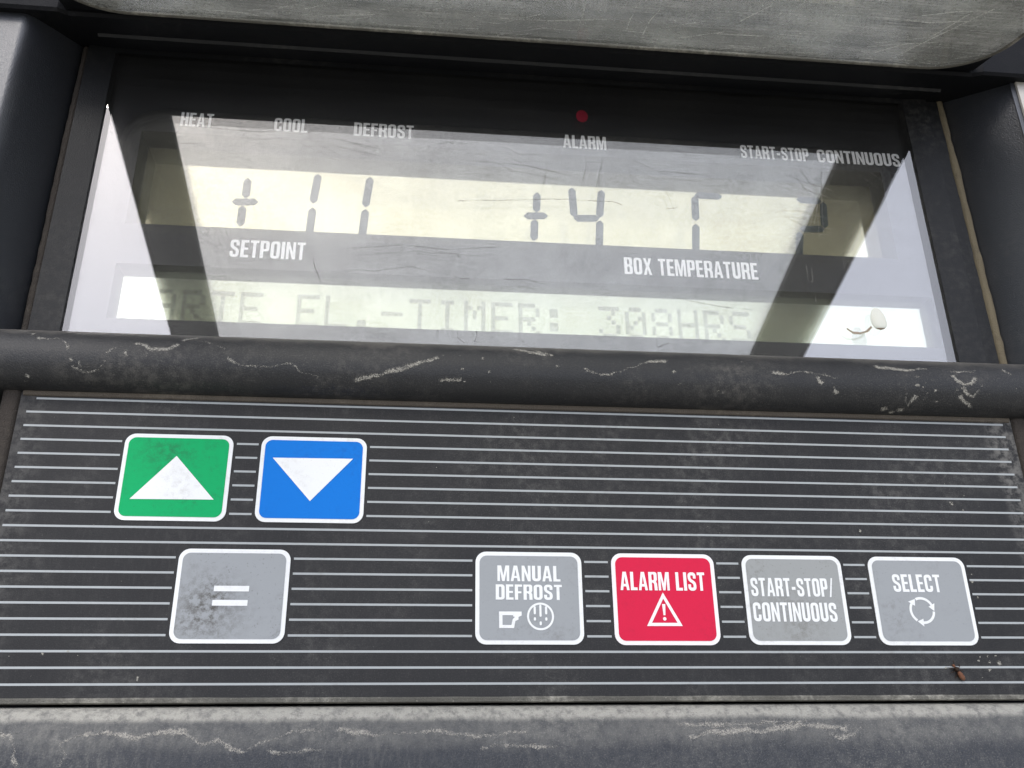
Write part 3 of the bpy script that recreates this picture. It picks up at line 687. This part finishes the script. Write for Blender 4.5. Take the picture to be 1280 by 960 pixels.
def gasket(x, z, r, mat, y0, y1, x_top=None):
    bm = bmesh.new(); N = 40; K = 10; rows = []
    for i in range(N + 1):
        u = i / N; y = y0 + (y1 - y0) * u
        rr = r * (0.85 + 0.25 * rng.random()) * (1.0 if u < .8 else 0.85)
        xx = x + ((x_top or x) - x) * u
        rows.append([bm.verts.new((xx + rr * math.cos(6.2832 * k / K), y, z + rr * math.sin(6.2832 * k / K))) for k in range(K)])
    for i in range(N):
        for k in range(K): bm.faces.new((rows[i][k], rows[i][(k + 1) % K], rows[i + 1][(k + 1) % K], rows[i + 1][k]))
    bmesh.ops.recalc_face_normals(bm, faces=bm.faces[:])
    return link('gasket', bm, mat, panel, smooth=True)
gasket(-126.6, -9.6, 1.1, M['gasket_dark'], 14, 117.5)['label'] = 'thin dark brown foam gasket'
gasket(145.4, -10.1, 1.4, M['gasket'], 14, 118.5, 144.9)['label'] = 'tan foam gasket'

# ---- display window: clear pane, the print on its back, lettering and lamp
bm = bmesh.new()
box(bm, (-119.5, 13.0, -12.0), (133.0, 119.0, -10.0))
for L in DATA['stain']['win']:
    ribbon(bm, [(x, y, -10.0) for x, y in L], 0.32, rng, 1, 0.05)
win = link('display_window', bm, [M['pane'], M['scale']], panel)
OPU = (-107.5, 58.6, 121.0, 90.6); OPL = (-108.0, 28.7, 129.3, 45.6)
bm = bmesh.new()
def rect(a): return [(a[0], a[1]), (a[2], a[1]), (a[2], a[3]), (a[0], a[3])]
flat(bm, [rect((-121, 12, 134, 121)), rect(OPU), rect(OPL)], -12.4)
link('printed_mask', bm, M['mask'], win)
for s, x0, y0, x1, h in DATA['wtext']:
    yb = 93.0 if y0 > 80 else 49.0
    lettering(s, x0, yb, x1, 4.95 if y0 > 80 else 5.7, -12.2, M['wintext'], win)
bm = bmesh.new()
lx, ly = DATA['led'][0]
for i in range(4):
    r0, r1 = 1.9 * i / 4, 1.9 * (i + 1) / 4
    for k in range(16):
        a0, a1 = 6.2832 * k / 16, 6.2832 * (k + 1) / 16
        f = lambda r, a: (lx + r * math.cos(a), ly + 1.25 * r * math.sin(a), -12.10 - 0.18 * (r / 1.9) ** 2)
        vs = [bm.verts.new(f(r0, a0)), bm.verts.new(f(r1, a0)), bm.verts.new(f(r1, a1)), bm.verts.new(f(r0, a1))]
        if i == 0: bm.faces.new((vs[0], vs[1], vs[2])); 
        else: bm.faces.new(vs)
link('indicator_lamp', bm, M['led'], win, 'small red alarm lamp')

# ---- the two liquid crystal displays in their wells
def well(op, zf, side_mat):
    bm = bmesh.new()
    x0, y0, x1, y1 = op
    a = [bm.verts.new(p) for p in ((x0, y0, -12.45), (x1, y0, -12.45), (x1, y1, -12.45), (x0, y1, -12.45))]
    b = [bm.verts.new(p) for p in ((x0, y0, zf), (x1, y0, zf), (x1, y1, zf), (x0, y1, zf))]
    for i in range(4): bm.faces.new((a[i], a[(i + 1) % 4], b[(i + 1) % 4], b[i]))
    return bm
def screen(op, top, mat, label, zf=-20.5):
    bm = bmesh.new()
    box(bm, (op[0] - 3, op[1] - 3, zf - 2), (op[2] + 3, top, zf))
    o = link('lcd_screen', bm, mat, panel, label)
    bm = well(op, zf - 0.1, None)
    link('display_well', bm, M['well'], o)
    return o
lcd1 = screen(OPU, 93, M['lcd_up'], 'cream segment display reading +11 and +4')
lcd2 = screen(OPL, 48, M['lcd_lo'], 'pale dot matrix display with faint text', -16.2)

def seg_hex(p, q, w=2.35):
    a, b = Vector(p), Vector(q); d = (b - a).normalized(); n = Vector((-d.y, d.x)) * w / 2; e = d * w * 0.5
    return [tuple(x) for x in (a, a + e - n, b - e - n, b, b - e + n, a + e + n)]
for k in ('plus', 'one', 'one2', 'plus2', 'four', 'gamma', 'two'):
    bm = bmesh.new()
    for n_, (p, q) in enumerate(DATA['seg'][k]):
        if k.startswith('plus') and n_ == 0: q = (q[0], q[1] - 0.75)          # the plus signs all but close up
        if k.startswith('plus') and n_ == 2: p = (p[0], p[1] + 0.75)
        flat(bm, [seg_hex(p, q)], -20.35)
    link('digit', bm, M['seg'], lcd1)

FONT5 = {'K': '10001 10010 10100 11000 10100 10010 10001', 'A': '01110 10001 10001 11111 10001 10001 10001', 'R': '11110 10001 10001 11110 10100 10010 10001',
         'T': '11111 00100 00100 00100 00100 00100 00100', 'E': '11111 10000 10000 11110 10000 10000 11111', 'L': '10000 10000 10000 10000 10000 10000 11111',
         '.': '00000 00000 00000 00000 00000 01100 01100', '-': '00000 00000 00000 11111 00000 00000 00000', 'I': '01110 00100 00100 00100 00100 00100 01110',
         'M': '10001 11011 10101 10101 10001 10001 10001', ':': '00000 01100 01100 00000 01100 01100 00000', '3': '11111 00010 00100 00010 00001 10001 01110',
         '0': '01110 10001 10011 10101 11001 10001 01110', '8': '01110 10001 10001 01110 10001 10001 01110', 'H': '10001 10001 10001 11111 10001 10001 10001',
         'S': '01111 10000 10000 01110 00001 00001 11110'}
for i, c in enumerate('KARTE EL.-TIMER: 308HRS'):
    if c == ' ': continue
    bm = bmesh.new(); xc = -90.0 + (i - 2) * 7.83
    for r_, row in enumerate(FONT5[c].split()):
        for k, b in enumerate(row):
            if b == '1':
                x, y = xc + k * 1.25, 40.1 - r_ * 1.48
                flat(bm, [[(x, y - 1.38), (x + 1.17, y - 1.38), (x + 1.17, y), (x, y)]], -16.1)
    link('character', bm, M['pixel'], lcd2)

# ---- divider bar between the display and the keypad
def loft(profile, xs, cap=True):
    bm = bmesh.new()
    rows = [[bm.verts.new((x, y, z)) for y, z in profile] for x in xs]
    for i in range(len(xs) - 1):
        for j in range(len(profile) - 1):
            bm.faces.new((rows[i][j], rows[i + 1][j], rows[i + 1][j + 1], rows[i][j + 1]))
    return bm
bar_prof = [(y, z) for y, z in DATA['bar']]
bm = loft([(1.7, -12)] + bar_prof, [-140 + 15 * i for i in range(21)])
bmesh.ops.recalc_face_normals(bm, faces=bm.faces[:])
for L in DATA['stain']['bar']: ribbon(bm, L, 0.8, rng, 1, 0.06)
for x, y, z, ny, nz in DATA['chips'][:3]: blob(bm, x, y, z, 1.3, rng, 1, 10, (ny, nz))
o = link('divider_bar', bm, [M['bar'], M['mud']], panel, smooth=True)

# dusty seam under the bar
bm = bmesh.new(); prev = None
for i in range(60):
    x = -119.5 + 255 * i / 59
    y = 0.55 + 0.12 * rng.random()
    a = [bm.verts.new(p) for p in ((x, y, 0.06), (x, y + .15, 0.45), (x, 2.2, 0.7))]
    if prev:
        bm.faces.new((prev[0], a[0], a[1], prev[1])); bm.faces.new((prev[1], a[1], a[2], prev[2]))
    prev = a
link('seam', bm, M['strip'], panel, 'brown dust-filled seam under the rounded bar')

# ---- keypad: striped film with seven keys
KX0, KX1, KY0, KY1 = -120.0, 136.0, -69.6, 1.7
keypad_bm = bmesh.new()
box(keypad_bm, (KX0, KY0, -2.0), (KX1, KY1, 0.0))
BT = DATA['buttons']
for i in range(0, 20):
    y = -3.5 * i
    hw = 0.25
    cuts = sorted([(b[0] - 0.75, b[2] + 0.75) for b in BT.values() if b[1] - 0.3 < y < b[3] + 0.3])
    x = -118.3 + (0.25 if i else 2.0)
    segs = []
    for c0, c1 in cuts: segs.append((x, c0)); x = c1
    segs.append((x, 133.6))
    for a, b in segs:
        v = [keypad_bm.verts.new(p) for p in ((a, y - hw, 0.05), (b, y - hw, 0.05), (b, y + hw, 0.05), (a, y + hw, 0.05))]
        keypad_bm.faces.new(v).material_index = 1
for k, (x, y) in enumerate(DATA['specks']):
    blob(keypad_bm, x, y, 0.05, (0.9 if k in (1,) else 0.25 + 0.35 * rng.random()), rng, 2)
for k in range(70):
    x, y = rng.uniform(-115, 130), rng.uniform(-68, -1)
    blob(keypad_bm, x, y, 0.03, 0.06 + 0.14 * rng.random() ** 2, rng, 2, 6)
keypad = link('keypad', keypad_bm, [M['keypad'], M['stripe'], M['mud']], panel)

# narrow frame round the keypad
for sgn, x in ((-1, KX0), (1, KX1)):
    bm = bmesh.new()
    prof = [(0, -1.0), (0.4, 0.35), (1.2, 0.7), (3.2, 0.7), (4.2, 0.2), (5.5, -4)]
    rows = [[bm.verts.new((x + sgn * d, y, z)) for d, z in prof] for y in (-72, -48, -24, 0, 2)]
    for i in range(4):
        for j in range(len(prof) - 1): bm.faces.new((rows[i][j], rows[i][j + 1], rows[i + 1][j + 1], rows[i + 1][j]))
    bmesh.ops.recalc_face_normals(bm, faces=bm.faces[:])
    link('edge_strip', bm, M['gasket_dark'], panel, smooth=True)

def key(n, face_mat, label, white=None):
    x0, y0, x1, y1 = BT[n]
    bm = bmesh.new()
    flat(bm, [rrect(x0, y0, x1, y1, 2.5)], 0.22, 0, 0.3)
    k = link('button', bm, white or M['white'], panel, label)
    bm = bmesh.new()
    flat(bm, [rrect(x0 + .95, y0 + .95, x1 - .95, y1 - .95, 1.75)], 0.30)
    link('face', bm, face_mat, k)
    return k
ZI = 0.38
keys = {}
keys['up'] = key('up', M['green'], 'green button with a white triangle pointing up')
keys['down'] = key('down', M['blue'], 'blue button with a white triangle pointing down')
keys['equals'] = key('equals', M['grey_equals'], 'grubby grey button with a white equals sign')
keys['manual'] = key('manual', M['grey'], 'grey MANUAL DEFROST button')
keys['alarm'] = key('alarm', M['red'], 'red ALARM LIST button', M['white_red'])
keys['start'] = key('start', M['grey_worn'], 'worn grey START-STOP/CONTINUOUS button')
keys['select'] = key('select', M['grey'], 'grey SELECT button')
for n, tri in (('up', DATA['up_tri']), ('down', DATA['down_tri'])):
    bm = bmesh.new(); flat(bm, [tri if n == 'up' else tri[::-1]], ZI); link('triangle_symbol', bm, M['white'], keys[n])
bm = bmesh.new()
for a, b in ((DATA['eq'][0], DATA['eq'][1]), (DATA['eq'][2], DATA['eq'][3])):
    flat(bm, [[(a[0], a[1]), (b[0], a[1]), (b[0], b[1]), (a[0], b[1])]], ZI)
link('equals_symbol', bm, M['white'], keys['equals'])
for n, s, x0, y0, x1, h in DATA['btext']:
    lettering(s, x0, y0, x1, h, ZI, M['white_red'] if n == 'alarm' else M['white'], keys[n])
# pointing hand
bm = bmesh.new()
(hx0, hy0), (hx1, hy1) = DATA['hand']
def hp(u, v): return (hx0 + (hx1 - hx0) * u, hy0 + (hy1 - hy0) * v)
flat(bm, [[hp(*p) for p in ((0, 0), (.66, 0), (.72, .42), (.86, .50), (.86, .66), (1.0, .74), (1.0, .98), (0.0, .98))],
          [hp(*p) for p in ((.15, .18), (.15, .76), (.62, .76), (.62, .68), (.70, .66), (.60, .52), (.54, .18))]], ZI)
link('hand_symbol', bm, M['white'], keys['manual'])
# melting frost in a circle
bm = bmesh.new()
cx, cy = DATA['drip'][0]
flat(bm, ring(cx, cy, 2.95, 0.48), ZI)
for dx, y0, y1 in ((-1.35, .45, 2.35), (0, -.1, 2.68), (1.35, .45, 2.35), (-1.35, -1.0, -.2), (0, -2.05, -1.15), (1.35, -1.0, -.2)):
    flat(bm, [rrect(cx + dx - .26, cy + y0, cx + dx + .26, cy + y1, .24, 3)], ZI + 0.01)
link('frost_symbol', bm, M['white'], keys['manual'])
# warning triangle
bm = bmesh.new()
A_, B_, C_ = DATA['warn']; A_ = (35.85, A_[1])
def tri_scale(k):
    gx, gy = (A_[0] + B_[0] + C_[0]) / 3, (A_[1] + B_[1] + C_[1]) / 3
    return [(gx + (p[0] - gx) * k, gy + (p[1] - gy) * k) for p in (A_, B_, C_)]
flat(bm, [tri_scale(1.0), tri_scale(0.72)], ZI)
flat(bm, [[(35.62, -51.1), (36.08, -51.1), (36.25, -48.5), (35.45, -48.5)]], ZI + .01)
flat(bm, [arc(35.85, -51.95, .42, 0, 330, 11)], ZI + .01)
link('warning_symbol', bm, M['white_red'], keys['alarm'])
# three arrows chasing round a circle
bm = bmesh.new()
cx, cy = DATA['cyc'][0]
R_ = 2.95
for a0 in (115, -5, -125):
    a1 = a0 - 88
    flat(bm, [stroke(arc(cx, cy, R_, a0, a1, 16), 0.62)], ZI)
    a = math.radians(a1); t_ = Vector((math.sin(a), -math.cos(a))); nrm = Vector((math.cos(a), math.sin(a)))
    c = Vector((cx + R_ * math.cos(a), cy + R_ * math.sin(a)))
    flat(bm, [[tuple(c - nrm * .95), tuple(c + t_ * 1.55 - nrm * .25), tuple(c + nrm * .95)]], ZI + 0.01)
link('cycle_symbol', bm, M['white'], keys['select'])

# ---- seam and rounded rim below the keypad
bm = bmesh.new(); prev = None
for i in range(90):
    x = -135 + 285 * i / 89
    j = 0.10 * rng.random()
    a = [bm.verts.new(p) for p in ((x, -69.35 + j, 0.05), (x, -69.75 + j, 0.4), (x, -70.35 - j, 0.35), (x, -70.6, -0.6))]
    if prev:
        for k in range(3): bm.faces.new((prev[k], a[k], a[k + 1], prev[k + 1]))
    prev = a
bmesh.ops.recalc_face_normals(bm, faces=bm.faces[:])
link('seam', bm, M['strip_pale'], panel, 'pale dust-filled seam along the bottom of the keypad')
bm = loft([(y, z) for y, z in DATA['rim']] + [(-100, -20)], [-150 + 15 * i for i in range(22)])
bmesh.ops.recalc_face_normals(bm, faces=bm.faces[:])
for L in DATA['stain']['rim']: ribbon(bm, L, 1.0, rng, 1, 0.07)
link('bottom_rim', bm, [M['rim'], M['mud_thick']], panel, smooth=True)

# ---- lid propped open over the display: black frame, clear scratched window
LZ0, LZ1 = 9.6, 165.0
def lid_y(z, up=0.0): return 112.0 - 0.304 * (z - 12.5) + up
def on_lid(poly, up): return [(x, lid_y(z, up), z) for x, z in poly]
LX0, LX1 = -126.0, 144.3
OX0, OX1, OZ0, OZ1 = -107.4, 121.3, 12.6, 146.0
bm = bmesh.new()
def lid_sheet(outer, holes, up0, up1):
    tmp = bmesh.new()
    flat(tmp, [outer] + holes, 0.0, 0, 1.0)
    m = {}
    for v in tmp.verts:
        m[v] = bm.verts.new((v.co.x, lid_y(v.co.y, up1 if v.co.z > -0.5 else up0), v.co.y))
    for f in tmp.faces: bm.faces.new([m[v] for v in f.verts])
    b = bmesh.new()
    # close the underside
    vs = [[Vector((x, z, 0)) for x, z in p] for p in [outer] + holes]
    fl = [p for poly in [outer] + holes for p in poly]
    vv = [bm.verts.new((x, lid_y(z, up0), z)) for x, z in fl]
    for tr in tessellate_polygon(vs):
        try: bm.faces.new([vv[i] for i in tr])
        except ValueError: pass
    b.free(); tmp.free()
lid_sheet(rrect(LX0, LZ0, LX1, LZ1, 0.6, 2), [rrect(OX0, OZ0, OX1, OZ1, 0.8, 2)], 1.2, 4.2)
bmesh.ops.remove_doubles(bm, verts=bm.verts[:], dist=1e-4)
bmesh.ops.recalc_face_normals(bm, faces=bm.faces[:])
lid = link('lid', bm, M['hood'], panel, 'black-framed lid propped open with a scratched clear window')
bm = bmesh.new()
# pane with rounded corners, under the frame
pane_out = rrect(LX0 + 1.2, 11.3, LX1 - 1.0, LZ1 - 2, 17.0, 10)
lid_sheet(pane_out, [], 0.0, 1.0)
bmesh.ops.recalc_face_normals(bm, faces=bm.faces[:])
srng = random.Random(3)
for L in DATA['scratch']: ribbon(bm, [(x, y, z, -.957, -.291) for x, y, z in L], 0.34, srng, 1, 0.05)
for i in range(45):
    x, z, l = srng.uniform(-112, 138), srng.uniform(12.8, 25), srng.uniform(4, 16)
    a = srng.choice((0.35, 0.42, 0.5, -0.05, 0.02)) + srng.uniform(-.08, .08)
    pts = [(x + l * k / 3, z + l * k / 3 * a + srng.uniform(-.15, .15)) for k in range(4)]
    ribbon(bm, [(px, lid_y(pz), pz, -.957, -.291) for px, pz in pts], srng.uniform(.12, .24), srng, 1, 0.05)
link('lid_window', bm, [M['lidpane'], M['scuff']], lid)
bm = bmesh.new()
# rolled rim round the pane
prev = None; first = None
for i, (x, z) in enumerate(pane_out + [pane_out[0]]):
    p = Vector(pane_out[(i - 1) % len(pane_out)]); q = Vector(pane_out[(i + 1) % len(pane_out)])
    d = (q - p).normalized(); n = Vector((d.y, -d.x))
    row = []
    for k in range(8):
        a = 6.2832 * k / 8
        o2 = Vector((x, z)) + n * (0.75 * math.cos(a))
        row.append(bm.verts.new((o2.x, lid_y(o2.y, 0.3 + 0.75 * math.sin(a)), o2.y)))
    if prev:
        for k in range(8): bm.faces.new((prev[k], prev[(k + 1) % 8], row[(k + 1) % 8], row[k]))
    prev = row
bmesh.ops.recalc_face_normals(bm, faces=bm.faces[:])
link('rim', bm, M['strip_pale'], lid, smooth=True)

# ================================================================ the wall the panel is let into
bm = bmesh.new()
flat(bm, [rect((-900, -800, 900, 700)), rect((-178.5, -130.5, 159.8, 128.5))], 7.4, 0, 3.0)
place(link('trailer_wall', bm, M['wall']), 'pale grey painted wall around the black control panel', 'wall')

# ================================================================ small things stuck to the panel
drop_o = None
bm = bmesh.new()
N, K = 14, 16
rows = []
cx, ya, yb = 109.7, 32.6, 39.8                     # a hanging teardrop
for i in range(N + 1):
    u = i / N; y = ya + (yb - ya) * u
    w = 2.35 * math.sqrt(max(0.0, 1 - ((u - 0.36) / (0.36 if u < 0.36 else 0.66)) ** 2)) + 0.02
    rows.append([bm.verts.new((cx - 0.35 * u + w * math.cos(math.pi * k / K), y, 0.95 * (w / 2.35) * math.sin(math.pi * k / K) * (1.1 - .5 * u) + 0.02)) for k in range(K + 1)])
for i in range(N):
    for k in range(K):
        bm.faces.new((rows[i][k], rows[i][k + 1], rows[i + 1][k + 1], rows[i + 1][k])).material_index = 1 if i < 1 else 0
bmesh.ops.recalc_face_normals(bm, faces=bm.faces[:])
for v in bm.verts: v.co.x -= cx; v.co.y -= ya
ribbon(bm, [(-10.4, 0.1, 0), (-8.6, -1.3, 0), (-6.4, -1.4, 0), (-4.4, -.6, 0), (-2.6, .9, 0)], 0.32, rng, 1, 0.1)
place(link('dried_drip', bm, [M['resin'], M['resin_dark']], smooth=True), 'beige dried drip stuck on the lower right of the display window', 'drip', (cx, ya, -10.0))

# the husk of an insect on the lower right of the keypad
husk = thing('dead_insect', 'tiny brown dead insect on the lower right keypad stripes', 'insect', (106.9, -64.3, 0.1))
def ovoid(a, b, r, nm, mat):
    bm = bmesh.new()
    bmesh.ops.create_uvsphere(bm, u_segments=12, v_segments=8, radius=1.0)
    a, b = Vector(a), Vector(b); d = b - a
    q = d.to_track_quat('Z', 'Y').to_matrix().to_4x4()
    bm.transform(Matrix.Translation((a + b) / 2) @ q @ Matrix.Diagonal((r, r, d.length / 2, 1)))
    for v in bm.verts: v.co += Vector((rng.uniform(-1, 1), rng.uniform(-1, 1), rng.uniform(-1, 1))) * r * 0.12
    return link(nm, bm, mat, husk, smooth=True)
ovoid((-0.1, 0.3, .6), (1.1, -1.8, .55), 0.62, 'abdomen', M['bug'])
ovoid((-0.7, 1.3, .55), (0.1, 0.2, .6), 0.5, 'thorax', M['bug_dark'])
ovoid((-1.1, 1.9, .5), (-.6, 1.2, .5), 0.33, 'head', M['bug'])
bm = bmesh.new()
for p, q in (((-.3, .9, .4), (-2.4, 1.2, .1)), ((-.2, .6, .4), (-1.9, -.1, .1)), ((.2, .8, .4), (1.0, 2.0, .1)), ((.3, .4, .4), (1.6, .5, .1)), ((-.5, 1.3, .4), (-.6, 2.9, .1)), ((.1, .1, .4), (-.9, -1.2, .1))):
    p, q = Vector(p), Vector(q); s = (q - p).cross(Vector((0, 0, 1))).normalized() * .09
    up = Vector((0, 0, .12))
    v = [bm.verts.new(c) for c in (p - s, p + s, q + s * .5, q - s * .5, p - s + up, p + s + up, q + s * .5 + up, q - s * .5 + up)]
    for f in ((3, 2, 1, 0), (4, 5, 6, 7), (0, 1, 5, 4), (1, 2, 6, 5), (2, 3, 7, 6), (3, 0, 4, 7)): bm.faces.new([v[i] for i in f])
link('legs', bm, M['bug_dark'], husk)
bm = bmesh.new()
for c, ang in (((-2.3, 1.5), 0.2), ((-2.0, .6), -.4)):
    pts = [(c[0] + 1.5 * math.cos(a) * math.cos(ang) - .45 * math.sin(a) * math.sin(ang), c[1] + 1.5 * math.cos(a) * math.sin(ang) + .45 * math.sin(a) * math.cos(ang)) for a in [6.2832 * i / 14 for i in range(14)]]
    flat(bm, [pts], 0.15)
link('wings', bm, M['scale'], husk)
